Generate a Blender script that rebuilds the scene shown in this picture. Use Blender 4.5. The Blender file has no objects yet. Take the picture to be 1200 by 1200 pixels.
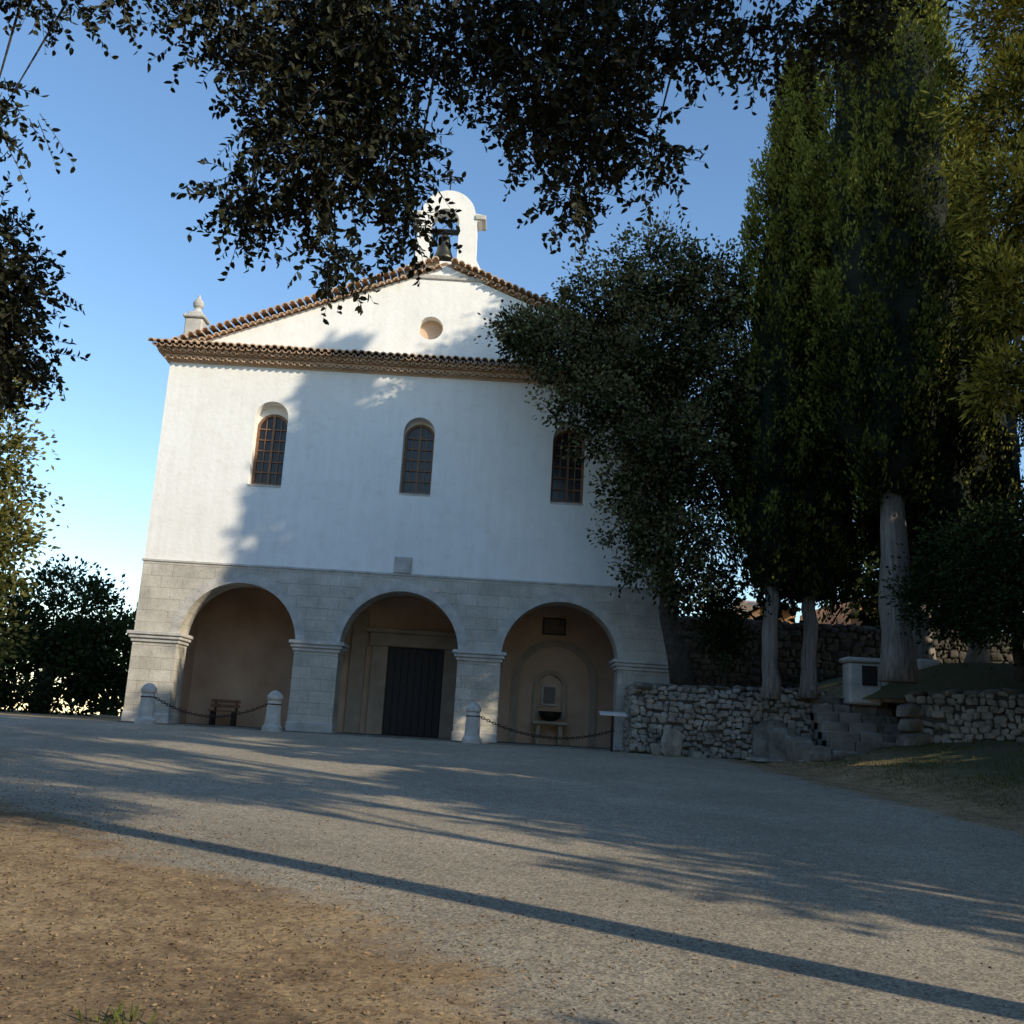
import bpy, math, numpy as np
from mathutils import Vector, Matrix, Euler
R=np.random.default_rng(7)
SC=bpy.context.scene; COL=SC.collection
SC.view_settings.view_transform='Standard'; SC.view_settings.look='None'; SC.view_settings.exposure=0

# ---------------------------------------------------------------- sun & sky
EL=math.radians(24); SH=np.array([0.82,-0.572]); SH/=np.linalg.norm(SH)
sunv=Vector((SH[0]*math.cos(EL),SH[1]*math.cos(EL),math.sin(EL)))
w=bpy.data.worlds.new("World"); SC.world=w; w.use_nodes=True
nt=w.node_tree; sk=nt.nodes.new('ShaderNodeTexSky'); sk.sky_type='NISHITA'; sk.sun_disc=False
sk.sun_elevation=EL; sk.sun_rotation=math.atan2(SH[0],SH[1]); sk.air_density=1.0; sk.dust_density=0.05; sk.ozone_density=1.6
hs=nt.nodes.new('ShaderNodeHueSaturation'); hs.inputs['Value'].default_value=1.5; hs.inputs['Saturation'].default_value=1.12
nt.links.new(sk.outputs[0],hs.inputs['Color']); nt.links.new(hs.outputs[0],nt.nodes['Background'].inputs[0]); nt.nodes['Background'].inputs[1].default_value=0.15
sl=bpy.data.lights.new('sun','SUN'); sl.energy=5.0; sl.angle=math.radians(0.5); sl.color=(1,0.88,0.68)
so=bpy.data.objects.new('sun',sl); COL.objects.link(so); so.rotation_euler=sunv.to_track_quat('Z','Y').to_euler(); so.location=(30,-20,30)

# ---------------------------------------------------------------- camera
cd=bpy.data.cameras.new('camera'); cam=bpy.data.objects.new('camera',cd); COL.objects.link(cam)
cd.sensor_width=36; cd.lens=36*1203/1200; cd.clip_end=3000; cd.clip_start=0.05
cam.matrix_world=Matrix.Translation((0,0,1.6))@Matrix.Rotation(math.radians(102),4,'X')@Matrix.Rotation(math.radians(3.4),4,'Z')
SC.camera=cam

# ---------------------------------------------------------------- materials
def base_mat(name):
    m=bpy.data.materials.new(name); m.use_nodes=True
    return m,m.node_tree,m.node_tree.nodes['Principled BSDF']
def N(t,k,**kw):
    n=t.nodes.new(k)
    for a,b in kw.items(): setattr(n,a,b)
    return n
def ramp(t,fac,stops):
    r=N(t,'ShaderNodeValToRGB'); e=r.color_ramp.elements
    e[0].position,e[0].color=stops[0][0],(*stops[0][1],1)
    e[1].position,e[1].color=stops[1][0],(*stops[1][1],1)
    for p,c in stops[2:]:
        x=e.new(p); x.color=(*c,1)
    t.links.new(fac,r.inputs[0]); return r.outputs[0]
def noise(t,vec,scale,detail=4,rough=.6):
    n=N(t,'ShaderNodeTexNoise'); n.inputs['Scale'].default_value=scale; n.inputs['Detail'].default_value=detail; n.inputs['Roughness'].default_value=rough
    if vec is not None: t.links.new(vec,n.inputs['Vector'])
    return n.outputs[0]
def mixc(t,fac,a,b,mode='MIX'):
    m=N(t,'ShaderNodeMix',data_type='RGBA',blend_type=mode)
    if isinstance(fac,(int,float)): m.inputs[0].default_value=fac
    else: t.links.new(fac,m.inputs[0])
    for i,x in ((6,a),(7,b)):
        if isinstance(x,tuple): m.inputs[i].default_value=(*x,1)
        else: t.links.new(x,m.inputs[i])
    return m.outputs[2]
def bump(t,b,h,dist,strength=1.0,prev=None):
    n=N(t,'ShaderNodeBump'); n.inputs['Distance'].default_value=dist; n.inputs['Strength'].default_value=strength
    t.links.new(h,n.inputs['Height'])
    if prev: t.links.new(prev,n.inputs['Normal'])
    t.links.new(n.outputs[0],b.inputs['Normal']); return n.outputs[0]
def simple(name,c1,c2,scale=3,rough=.85,bs=20,bd=.01,metal=0):
    m,t,b=base_mat(name); tc=N(t,'ShaderNodeTexCoord').outputs['Object']
    c=ramp(t,noise(t,tc,scale,6),[(.3,c1),(.7,c2)]); t.links.new(c,b.inputs['Base Color'])
    b.inputs['Roughness'].default_value=rough; b.inputs['Metallic'].default_value=metal
    bump(t,b,noise(t,tc,bs,5),bd); return m
def leafmat(name,dark,light,trans=.25,gloss=None):
    m,t,b=base_mat(name)
    a=N(t,'ShaderNodeAttribute',attribute_name='v')
    c=ramp(t,a.outputs['Fac'],[(0.0,dark),(.75,light)])
    if gloss is None:
        b=N(t,'ShaderNodeBsdfDiffuse'); t.links.new(c,b.inputs[0])
    else:
        t.links.new(c,b.inputs['Base Color']); b.inputs['Roughness'].default_value=gloss; b.inputs['Specular IOR Level'].default_value=.15
    if trans<=0:
        t.links.new(b.outputs[0],t.nodes['Material Output'].inputs[0]); return m
    tr=N(t,'ShaderNodeBsdfTranslucent'); t.links.new(c,tr.inputs[0])
    mx=N(t,'ShaderNodeMixShader'); mx.inputs[0].default_value=trans
    t.links.new(b.outputs[0],mx.inputs[1]); t.links.new(tr.outputs[0],mx.inputs[2])
    t.links.new(mx.outputs[0],t.nodes['Material Output'].inputs[0]); return m

# plaster
m,t,b=base_mat('plaster_white'); tc=N(t,'ShaderNodeTexCoord').outputs['Object']
c=ramp(t,noise(t,tc,.35,8,.65),[(.3,(.82,.80,.755)),(.7,(.90,.885,.845))])
mp=N(t,'ShaderNodeMapping'); mp.inputs['Scale'].default_value=(3.0,3.0,.22); t.links.new(tc,mp.inputs[0])
st=ramp(t,noise(t,mp.outputs[0],1.6,6),[(.35,(.91,.90,.88)),(.6,(1,1,1))])
c=mixc(t,.5,c,st,'MULTIPLY')
st=ramp(t,noise(t,tc,2.2,8,.75),[(.32,(.88,.87,.84)),(.5,(1,1,1))]); c=mixc(t,.7,c,st,'MULTIPLY')
t.links.new(c,b.inputs['Base Color']); b.inputs['Roughness'].default_value=.95
bump(t,b,noise(t,tc,7,8),.010); M_PL=m
def ashlar(name,ca,cb,mort,bw=.62,rh=.34,off=0.0):
    m,t,b=base_mat(name); tc=N(t,'ShaderNodeTexCoord').outputs['Object']
    s=N(t,'ShaderNodeSeparateXYZ'); t.links.new(tc,s.inputs[0])
    ad=N(t,'ShaderNodeMath',operation='ADD'); t.links.new(s.outputs[0],ad.inputs[0]); t.links.new(s.outputs[1],ad.inputs[1])
    cx=N(t,'ShaderNodeCombineXYZ'); t.links.new(ad.outputs[0],cx.inputs[0]); t.links.new(s.outputs[2],cx.inputs[1])
    br=N(t,'ShaderNodeTexBrick'); t.links.new(cx.outputs[0],br.inputs['Vector'])
    br.inputs['Scale'].default_value=1; br.inputs['Brick Width'].default_value=bw; br.inputs['Row Height'].default_value=rh
    br.inputs['Mortar Size'].default_value=.008; br.inputs['Mortar Smooth'].default_value=.5
    br.inputs['Color1'].default_value=(*ca,1); br.inputs['Color2'].default_value=(*cb,1); br.inputs['Mortar'].default_value=(*mort,1)
    n=ramp(t,noise(t,tc,1.3,8,.7),[(.3,(.62,.60,.56)),(.7,(1.08,1.06,1.02))])
    c=mixc(t,1.0,br.outputs[0],n,'MULTIPLY')
    n2=ramp(t,noise(t,tc,14,5,.7),[(.35,(.8,.79,.77)),(.6,(1,1,1))]); c=mixc(t,.6,c,n2,'MULTIPLY')
    t.links.new(c,b.inputs['Base Color']); b.inputs['Roughness'].default_value=.95
    iv=N(t,'ShaderNodeMath',operation='SUBTRACT'); iv.inputs[0].default_value=1; t.links.new(br.outputs['Fac'],iv.inputs[1])
    p=bump(t,b,iv.outputs[0],.006); bump(t,b,noise(t,tc,18,6,.7),.02,1,p); return m
M_ST=ashlar('ashlar_stone',(.66,.625,.56),(.56,.53,.47),(.46,.43,.38))
M_TRIM=simple('carved_stone',(.36,.34,.305),(.60,.57,.52),2.6,.9,22,.012)
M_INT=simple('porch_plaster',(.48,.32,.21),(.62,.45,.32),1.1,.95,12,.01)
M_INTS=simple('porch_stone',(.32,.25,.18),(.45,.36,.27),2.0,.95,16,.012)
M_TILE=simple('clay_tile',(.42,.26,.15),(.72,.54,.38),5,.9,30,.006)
M_TILED=simple('clay_tile_dark',(.32,.19,.11),(.56,.40,.27),5,.9,30,.006)  # darker clay tone, mixed with the paler tiles
M_WOOD=simple('window_wood',(.16,.07,.03),(.24,.12,.055),8,.55,40,.002)
M_DOOR=simple('door_wood',(.014,.010,.008),(.026,.018,.013),5,.6,40,.003)
M_IRON=simple('iron',(.015,.014,.013),(.05,.035,.028),20,.5,50,.001,.6)
M_BRONZE=simple('bronze',(.06,.055,.04),(.10,.10,.075),8,.45,30,.002,.8)
m,t,b=base_mat('window_glass'); b.inputs['Base Color'].default_value=(.012,.010,.009,1); b.inputs['Roughness'].default_value=.22
tc=N(t,'ShaderNodeTexCoord').outputs['Object']; bump(t,b,noise(t,tc,4,2),.004); M_GL=m
M_BARK=simple('bark_oak',(.025,.020,.015),(.065,.053,.040),6,.95,14,.04)
def barkmat(name,a,bb):
    m,t,b=base_mat(name); tc=N(t,'ShaderNodeTexCoord').outputs['Object']
    mp=N(t,'ShaderNodeMapping'); mp.inputs['Scale'].default_value=(9,9,.8); t.links.new(tc,mp.inputs[0])
    nn=noise(t,mp.outputs[0],1.5,6,.7); c=ramp(t,nn,[(.3,a),(.7,bb)]); t.links.new(c,b.inputs['Base Color'])
    b.inputs['Roughness'].default_value=.95; bump(t,b,nn,.06); return m
M_BARKC=barkmat('bark_cypress',(.08,.068,.055),(.34,.30,.26))
M_RUB=simple('rubble_stone',(.14,.125,.10),(.42,.39,.33),2.7,.95,18,.02)
M_RUBS=simple('shaded_wall_stone',(.05,.043,.033),(.12,.10,.08),2.2,.95,18,.02)  # rubble stone darkened, the back wall's shade is put into its colour
M_RUBD=simple('rubble_mortar',(.05,.045,.035),(.11,.10,.08),3,.95,18,.02)
M_SLAB=simple('slab_stone',(.08,.073,.058),(.25,.23,.195),2.2,.95,14,.02)
M_WHITE=simple('sign_panel',(.62,.60,.55),(.72,.70,.66),3,.5,20,.001)
M_PIC=simple('picture_panel',(.03,.03,.04),(.16,.10,.06),6,.4,20,.001)
M_ORG=simple('ochre_render',(.50,.26,.12),(.62,.34,.17),1,.9,20,.004)
L_OAK=leafmat('leaf_holm_oak',(.006,.009,.004),(.038,.040,.018),0,.5)
L_OAKD=leafmat('leaf_holm_oak_far',(.014,.020,.009),(.060,.068,.032),0)
L_OAKG=leafmat('leaf_grey_oak',(.009,.015,.006),(.17,.165,.08),0)
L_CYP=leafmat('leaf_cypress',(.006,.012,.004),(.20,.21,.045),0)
L_PINE=leafmat('leaf_pine',(.030,.036,.010),(.46,.36,.06),.2)
L_DARK=leafmat('leaf_dark',(.010,.017,.007),(.045,.060,.024),0)
L_LIT=leafmat('leaf_yellow_green',(.05,.062,.02),(.22,.20,.06),.25)
L_LITTER=leafmat('leaf_litter',(.09,.06,.034),(.27,.19,.11),0)
L_GRASS=leafmat('grass_blade',(.03,.04,.012),(.10,.12,.03),0)
M_CORE=simple('crown_shade_core',(.006,.010,.004),(.012,.018,.007),3,1,6,.1)  # near-black green, shade of the crown interior put into the colour

# ---------------------------------------------------------------- mesh helpers
def link(o,parent=None):
    COL.objects.link(o)
    if parent: o.parent=parent
    return o
def empty(name,loc=(0,0,0)):
    e=bpy.data.objects.new(name,None); COL.objects.link(e); e.empty_display_size=.3
    return e
def mesh(name,V,F,mats,parent=None,smooth=False,mi=None):
    me=bpy.data.meshes.new(name); me.from_pydata([tuple(v) for v in V],[],[tuple(f) for f in F])
    for m in (mats if isinstance(mats,list) else [mats]): me.materials.append(m)
    if mi is not None: me.polygons.foreach_set('material_index',np.array(mi,dtype=np.int32))
    if smooth: me.polygons.foreach_set('use_smooth',np.ones(len(F),dtype=bool))
    me.update(); return link(bpy.data.objects.new(name,me),parent)
class MB:
    def __init__(s): s.V=[]; s.F=[]; s.M=[]
    def add(s,V,F,m=0):
        o=len(s.V); s.V+= [tuple(v) for v in V]; s.F+=[tuple(i+o for i in f) for f in F]; s.M+=[m]*len(F)
    def box(s,x0,x1,y0,y1,z0,z1,m=0,ch=0.0):
        if ch<=0:
            V=[(x,y,z) for z in (z0,z1) for x,y in ((x0,y0),(x1,y0),(x1,y1),(x0,y1))]
            F=[(3,2,1,0),(4,5,6,7),(0,1,5,4),(1,2,6,5),(2,3,7,6),(3,0,4,7)]
            s.add(V,F,m); return
        c=ch; V=[]; 
        for z,i in ((z0,c),(z0+c,0),(z1-c,0),(z1,c)):
            a0,a1,b0,b1=x0+i,x1-i,y0+i,y1-i; k=c if i==0 else c*.4
            V+=[(a0+k,b0,z),(a1-k,b0,z),(a1,b0+k,z),(a1,b1-k,z),(a1-k,b1,z),(a0+k,b1,z),(a0,b1-k,z),(a0,b0+k,z)]
        F=[tuple(range(7,-1,-1)),tuple(range(24,32))]
        for r in range(3):
            for j in range(8):
                a=r*8+j; bq=r*8+(j+1)%8; F.append((a,bq,bq+8,a+8))
        s.add(V,F,m)
    def lathe(s,cx,cy,prof,n=16,m=0,sq=False):
        V=[];F=[]
        for r,z in prof:
            for j in range(n):
                a=2*math.pi*(j+.5)/n
                V.append((cx+r*math.cos(a),cy+r*math.sin(a),z))
        for i in range(len(prof)-1):
            for j in range(n):
                F.append((i*n+j,i*n+(j+1)%n,(i+1)*n+(j+1)%n,(i+1)*n+j))
        F.append(tuple(range(n-1,-1,-1))); F.append(tuple((len(prof)-1)*n+j for j in range(n)))
        s.add(V,F,m)
    def tube(s,pts,rad,n=8,m=0,wob=0):
        pts=[Vector(p) for p in pts]; V=[];F=[]
        for i,p in enumerate(pts):
            d=(pts[min(i+1,len(pts)-1)]-pts[max(i-1,0)]).normalized()
            a=d.orthogonal().normalized() if i==0 else (a-d*a.dot(d)).normalized()
            bq=d.cross(a)
            for j in range(n):
                q=2*math.pi*j/n; r=rad[i]*(1+(R.uniform(-wob,wob) if wob else 0))
                V.append(p+a*math.cos(q)*r+bq*math.sin(q)*r)
        for i in range(len(pts)-1):
            for j in range(n):
                F.append((i*n+j,i*n+(j+1)%n,(i+1)*n+(j+1)%n,(i+1)*n+j))
        F.append(tuple(range(n-1,-1,-1))); F.append(tuple((len(pts)-1)*n+j for j in range(n)))
        s.add(V,F,m)
    def torus(s,c,R1,r,ax1,ax2,n=12,k=6,m=0,sx=1.0):
        c=Vector(c);u=Vector(ax1).normalized();v=Vector(ax2).normalized();wv=u.cross(v);V=[];F=[]
        for i in range(n):
            a=2*math.pi*i/n; d=u*math.cos(a)*sx+v*math.sin(a); dn=(u*math.cos(a)+v*math.sin(a))
            for j in range(k):
                q=2*math.pi*j/k; V.append(c+d*R1+dn*math.cos(q)*r+wv*math.sin(q)*r)
        for i in range(n):
            for j in range(k):
                F.append((i*k+j,((i+1)%n)*k+j,((i+1)%n)*k+(j+1)%k,i*k+(j+1)%k))
        s.add(V,F,m)
    def done(s,name,mats,parent=None,smooth=False):
        return mesh(name,s.V,s.F,mats,parent,smooth,s.M)
def arc(cx,cz,r,a0,a1,n=28):
    return [(cx+r*math.cos(math.radians(a0+(a1-a0)*i/n)),cz+r*math.sin(math.radians(a0+(a1-a0)*i/n))) for i in range(n+1)]
def slab(name,outer,holes,y0,y1,mat,parent):
    cu=bpy.data.curves.new(name,'CURVE'); cu.dimensions='2D'; cu.fill_mode='BOTH'; cu.extrude=(y1-y0)/2
    for pts in [outer]+holes:
        s=cu.splines.new('POLY'); s.points.add(len(pts)-1)
        for p,q in zip(s.points,pts): p.co=(q[0],q[1],0,1)
        s.use_cyclic_u=True
    o=bpy.data.objects.new(name+'_c',cu); COL.objects.link(o); bpy.context.view_layer.update()
    me=bpy.data.meshes.new_from_object(o.evaluated_get(bpy.context.evaluated_depsgraph_get()))
    bpy.data.objects.remove(o); 
    me.transform(Matrix.Translation((0,(y0+y1)/2,0))@Matrix.Rotation(math.pi/2,4,'X'))
    me.materials.clear(); me.materials.append(mat); me.name=name
    me.polygons.foreach_set('use_smooth',np.zeros(len(me.polygons),dtype=bool))
    return link(bpy.data.objects.new(name,me),parent)

def unit(a): return a/np.maximum(np.linalg.norm(a,axis=1,keepdims=True),1e-9)
def leaves(name,P,D,L,W,val,mat,parent=None,fine=False):
    n=len(P); D=unit(D); S=unit(np.cross(D,R.normal(size=(n,3)))); Nn=np.cross(D,S)
    L=np.broadcast_to(L,(n,))[:,None]; W=np.broadcast_to(W,(n,))[:,None]
    if fine:
        cv=[P,P+D*L*.28+S*W*.42+Nn*W*.16,P+D*L*.68+S*W*.38+Nn*W*.10,P+D*L-Nn*L*.10,P+D*L*.68-S*W*.38+Nn*W*.10,P+D*L*.28-S*W*.42+Nn*W*.16]
        fc=np.array([[0,1,2,3],[0,3,4,5]])
    else:
        cv=[P,P+D*L*.5+S*W*.5,P+D*L,P+D*L*.5-S*W*.5]; fc=np.array([[0,1,2,3]])
    k=len(cv); V=np.stack(cv,1).reshape(-1,3); F=(np.arange(n)[:,None,None]*k+fc[None]).reshape(-1,4)
    me=bpy.data.meshes.new(name); me.vertices.add(len(V)); me.vertices.foreach_set('co',V.astype(np.float32).ravel())
    me.loops.add(F.size); me.loops.foreach_set('vertex_index',F.astype(np.int32).ravel())
    me.polygons.add(len(F)); me.polygons.foreach_set('loop_start',np.arange(0,F.size,4,dtype=np.int32))
    try: me.polygons.foreach_set('loop_total',np.full(len(F),4,dtype=np.int32))
    except Exception: pass
    me.update(calc_edges=True)
    at=me.attributes.new('v','FLOAT','POINT'); at.data.foreach_set('value',np.repeat(np.clip(val,0,1),k).astype(np.float32))
    me.materials.append(mat)
    return link(bpy.data.objects.new(name,me),parent)

def crown(clumps,n,sub=60,sr=.38,shell=.55):
    C=np.array(clumps,float); wt=(C[:,3]*C[:,4]*C[:,5])**.67; wt/=wt.sum()
    k=max(1,n//sub); ci=R.choice(len(C),k,p=wt)
    d=unit(R.normal(size=(k,3))); rr=(shell+(1-shell)*R.random(k)**.7)*(1+R.normal(0,.14,k))
    cen=C[ci,:3]+d*C[ci,3:6]*rr[:,None]
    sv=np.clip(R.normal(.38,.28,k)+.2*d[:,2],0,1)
    s=sr*(.5+.9*R.random(k))
    si=np.repeat(np.arange(k),sub); g=R.normal(size=(len(si),3))*.5
    P=cen[si]+g*s[si][:,None]*np.array([1,1,.75])
    D=unit(g)*.7+d[si]*.6+R.normal(size=g.shape)*.5
    return P,D,np.clip(sv[si]+R.normal(0,.14,len(si)),0,1)

def limbs(mb,base,top,r0,ends,m=0,lean=(0,0),n=10):
    b=Vector(base);tp=Vector(top); pts=[];rad=[]
    for i in range(9):
        f=i/8; p=b.lerp(tp,f)+Vector((math.sin(f*3.1)*lean[0]+R.normal(0,.04)*r0*4,math.sin(f*3.1)*lean[1]+R.normal(0,.04)*r0*4,0))
        pts.append(p); rad.append(r0*(1.35-.35*min(1,f*6)) if f<.17 else r0*(1-.55*f))
    mb.tube(pts,rad,n,m,.06)
    for e in ends:
        f=R.uniform(.5,1.0); s=pts[int(f*8)]; e=Vector(e); q=[];rr=[]
        for i in range(7):
            g=i/6; p=s.lerp(e,g)+Vector(R.normal(0,.10,3))*(e-s).length*.25*math.sin(g*3.14); p.z+= .12*(e-s).length*math.sin(g*3.14)
            q.append(p); rr.append(r0*.42*(1-.85*g)+.008)
        mb.tube(q,rr,6,m)

def tree(name,base,top,r0,clumps,n,lw,lh,mat,sub=60,sr=.4,bark=None,lean=(0,0),shell=.5):
    e=empty(name); mb=MB(); limbs(mb,base,top,r0,[c[:3] for c in clumps],0,lean)
    mb.done('trunk',[bark or M_BARK],e,True)
    P,D,v=crown(clumps,n,sub,sr,shell)
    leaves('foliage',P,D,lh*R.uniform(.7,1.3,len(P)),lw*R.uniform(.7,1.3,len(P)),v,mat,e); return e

def cypress(name,x,y,z0,zb,zt,r,n,tr,tipdx=0,mat=None,core=True,full=.4):
    e=empty(name); mb=MB(); Hh=zt-zb
    def prof(f): 
        return r*np.minimum(1,((f+.02)/.13)**.6)*np.clip((1-f)/(1-full),0,1)**.62
    k=n//46; f=R.random(k)**1.05; th=R.random(k)*2*np.pi
    ph=np.sin(th*3+f*9)*.15+np.sin(th*5-f*17)*.12
    rr=prof(f)*(1+ph)*(.70+.38*R.random(k))
    cx=x+tipdx*f; cen=np.stack([cx+rr*np.cos(th),y+rr*np.sin(th),zb+f*Hh+R.normal(0,.3,k)*(f<.1)],1)
    si=np.repeat(np.arange(k),46); u=R.random(len(si))
    pl=.45+.95*R.random(k)
    out=np.stack([np.cos(th),np.sin(th),0*th],1)
    wd=.20*(1-u)**.6+.02
    P=cen[si]+R.normal(size=(len(si),3))*wd[:,None]*np.array([.6,.6,.3])+np.array([0,0,1])*(u*pl[si])[:,None]+out[si]*(.10*u)[:,None]
    D=np.array([0,0,1.0])+out[si]*.45+R.normal(size=P.shape)*.42
    hb=np.clip((P[:,2]-12)*.05,-.16,.30)  # height bias: sunlit tops and shaded lower crown put into the leaf colour
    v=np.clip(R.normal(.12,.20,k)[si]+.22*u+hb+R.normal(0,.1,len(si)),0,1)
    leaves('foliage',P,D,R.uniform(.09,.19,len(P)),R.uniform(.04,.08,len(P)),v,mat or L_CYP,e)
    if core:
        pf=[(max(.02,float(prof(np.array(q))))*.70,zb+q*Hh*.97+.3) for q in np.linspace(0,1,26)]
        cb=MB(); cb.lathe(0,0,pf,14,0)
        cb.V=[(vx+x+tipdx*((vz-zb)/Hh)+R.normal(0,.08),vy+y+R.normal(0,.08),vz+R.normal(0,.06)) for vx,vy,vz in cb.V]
        cb.done('shade_core',[M_CORE],e)  # added dark solid for the shaded crown interior, stops light leaking through
    pts=[(x+R.normal(0,.03),y,z0-.3+(zb+1.5-z0)*q) for q in np.linspace(0,1,10)]
    mb.tube(pts,[tr*(1.3 if i==0 else 1.1 if i==1 else 1-.03*i) for i in range(10)],16,0,.10)
    mb.done('trunk',[M_BARKC],e,True); return e

# ---------------------------------------------------------------- terrain
WL=[(3.6,28.0),(8.7,28.0),(10.2,26.2),(13.5,24.2),(22,21.5),(60,14),(900,-100)]
BE=[(8.6,0),(8.3,8),(7.9,15.7),(7.3,21.5),(6.7,27.9)]
def ywall(x): return np.interp(x,[p[0] for p in WL],[p[1] for p in WL])
def xbank(y): return np.interp(y,[p[1] for p in BE],[p[0] for p in BE])
def baseh(x,y):
    return np.where(y<28,1.2*y/28,1.2)
def H0(x,y):
    x=np.asarray(x,float);y=np.asarray(y,float)
    b=baseh(x,y)
    b=np.where(y>52,1.2-(y-52)*.03,b); b=np.where(y>400,1.2-348*.03,b)
    b=np.where(y<-40,-1.71,b)
    bk=np.clip((x-xbank(y))*.2,0,1.0)*np.clip((y+2)/8,0,1); bk=bk*np.where(y>29,0,1)
    return b+bk+.03*np.sin(x*1.7+y*.6)*np.clip((x-xbank(y))*.5,0,1)
def HT(x,y):
    x=np.asarray(x,float);y=np.asarray(y,float)
    return 2.90+np.clip((x-8.0)*.30,0,1.1)*np.clip((y-ywall(x))/1.5,0,1)+np.clip((y-28)*.02,0,.5)
def H(x,y):
    mk=(x>3.85)&(y>ywall(x)+.28)&((x>5.2)|(y<29.9))&(y<70)
    return np.where(mk,HT(x,y),H0(x,y))
def axis(lo,hi,d0,d1,step,grow=1.25):
    a=list(np.arange(d0,d1+1e-6,step)); s=step; q=a[-1]
    while q<hi: s*=grow; q+=s; a.append(q)
    s=step; q=a[0]
    while q>lo: s*=grow; q-=s; a.insert(0,q)
    return np.array(a)
def sheet(name,X,Y,Z,mats):
    ny,nx=X.shape
    V=np.stack([X,Y,Z],-1).reshape(-1,3); i=np.arange(nx*ny).reshape(ny,nx)
    F=np.stack([i[:-1,:-1],i[:-1,1:],i[1:,1:],i[1:,:-1]],-1).reshape(-1,4)
    return mesh(name,V,F,mats,None,False)
def dirtcolor(t,tc):
    c=ramp(t,noise(t,tc,.9,8,.7),[(.28,(.17,.12,.07)),(.5,(.40,.29,.175)),(.72,(.56,.43,.275))])
    c2=ramp(t,noise(t,tc,24,5,.85),[(.3,(.42,.38,.34)),(.62,(1.2,1.15,1.05))]); c=mixc(t,.9,c,c2,'MULTIPLY')
    c4=ramp(t,noise(t,tc,4.5,6,.75),[(.36,(.60,.54,.46)),(.55,(1.1,1.08,1.0))]); c=mixc(t,.9,c,c4,'MULTIPLY')
    vo=N(t,'ShaderNodeTexVoronoi'); vo.inputs['Scale'].default_value=34; t.links.new(tc,vo.inputs['Vector'])
    c3=ramp(t,vo.outputs['Color'],[(.1,(.6,.55,.5)),(.9,(1.25,1.2,1.1))]); return mixc(t,.6,c,c3,'MULTIPLY')
def groundbump(t,b,tc):
    p=bump(t,b,noise(t,tc,4,8,.8),.05); return bump(t,b,noise(t,tc,40,4,.75),.012,1,p)
m,t,b=base_mat('dirt_and_litter'); tc=N(t,'ShaderNodeTexCoord').outputs['Object']
c=dirtcolor(t,tc)
s=N(t,'ShaderNodeSeparateXYZ'); t.links.new(tc,s.inputs[0])
mr=N(t,'ShaderNodeMapRange'); mr.inputs[1].default_value=8.0; mr.inputs[2].default_value=10; t.links.new(s.outputs[0],mr.inputs[0])
gn=ramp(t,noise(t,tc,1.1,6,.7),[(.35,(.12,.095,.055)),(.6,(.075,.085,.03))]); c=mixc(t,mr.outputs[0],c,gn)
t.links.new(c,b.inputs['Base Color']); b.inputs['Roughness'].default_value=1
groundbump(t,b,tc); M_DIRT=m
m,t,b=base_mat('old_asphalt'); tc=N(t,'ShaderNodeTexCoord').outputs['Object']
c=ramp(t,noise(t,tc,.45,6,.6),[(.3,(.33,.28,.21)),(.7,(.48,.41,.315))])
vo=N(t,'ShaderNodeTexVoronoi'); vo.inputs['Scale'].default_value=60; t.links.new(tc,vo.inputs['Vector'])
c3=ramp(t,vo.outputs['Color'],[(.15,(.45,.45,.45)),(.85,(1.35,1.33,1.28))]); c=mixc(t,.9,c,c3,'MULTIPLY')
c4=ramp(t,noise(t,tc,6,8,.8),[(.34,(.7,.69,.67)),(.55,(1.05,1.05,1.03))]); c=mixc(t,.8,c,c4,'MULTIPLY')
at=N(t,'ShaderNodeAttribute',attribute_name='e')
nn=N(t,'ShaderNodeMath',operation='MULTIPLY_ADD'); t.links.new(noise(t,tc,1.6,8,.75),nn.inputs[0]); nn.inputs[1].default_value=3.2; 
su=N(t,'ShaderNodeMath',operation='MULTIPLY'); su.inputs[1].default_value=-1; t.links.new(at.outputs['Fac'],su.inputs[0]); t.links.new(su.outputs[0],nn.inputs[2])
lm=N(t,'ShaderNodeMapRange'); lm.inputs[1].default_value=.5; lm.inputs[2].default_value=1.2; t.links.new(nn.outputs[0],lm.inputs[0])
c=mixc(t,lm.outputs[0],c,dirtcolor(t,tc))
t.links.new(c,b.inputs['Base Color']); b.inputs['Roughness'].default_value=1
groundbump(t,b,tc); M_ASPH=m

xs=axis(-900,900,-22,24,.3); ys=axis(-300,1200,-4,34,.3); X,Y=np.meshgrid(xs,ys)
sheet('ground',X,Y,H0(X,Y),[M_DIRT])
cx_=np.concatenate([np.arange(5.0,24,.3),[26,30,40,60]]); tt=np.concatenate([np.linspace(0,4,16),[5,6,8,12,20,45]])
X=np.repeat(cx_[None],len(tt),0); Y=ywall(X)+.22+tt[:,None]; sheet('terrace_ground',X,Y,HT(X,Y),[M_DIRT])
cx_=np.arange(3.85,5.01,.23); X=np.repeat(cx_[None],6,0); Y=28.22+np.linspace(0,1.75,6)[:,None]+0*X; sheet('terrace_ground',X,Y,HT(X,Y),[M_DIRT])
LE=[(-30,6.0),(-5,3.2),(0,1.6),(4,.3),(5.4,-.3),(7.5,-1.9),(9.4,-3.8),(12,-6.4),(15.2,-9.5),(20,-14),(25,-17),(29.4,-17)]
def xleft(y): return np.interp(y,[p[0] for p in LE],[p[1] for p in LE])+.22*np.sin(y*1.9)+.12*np.sin(y*5.3+1)
yy=np.arange(-30,29.41,.2); V=[];E=[];nc=46
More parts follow.
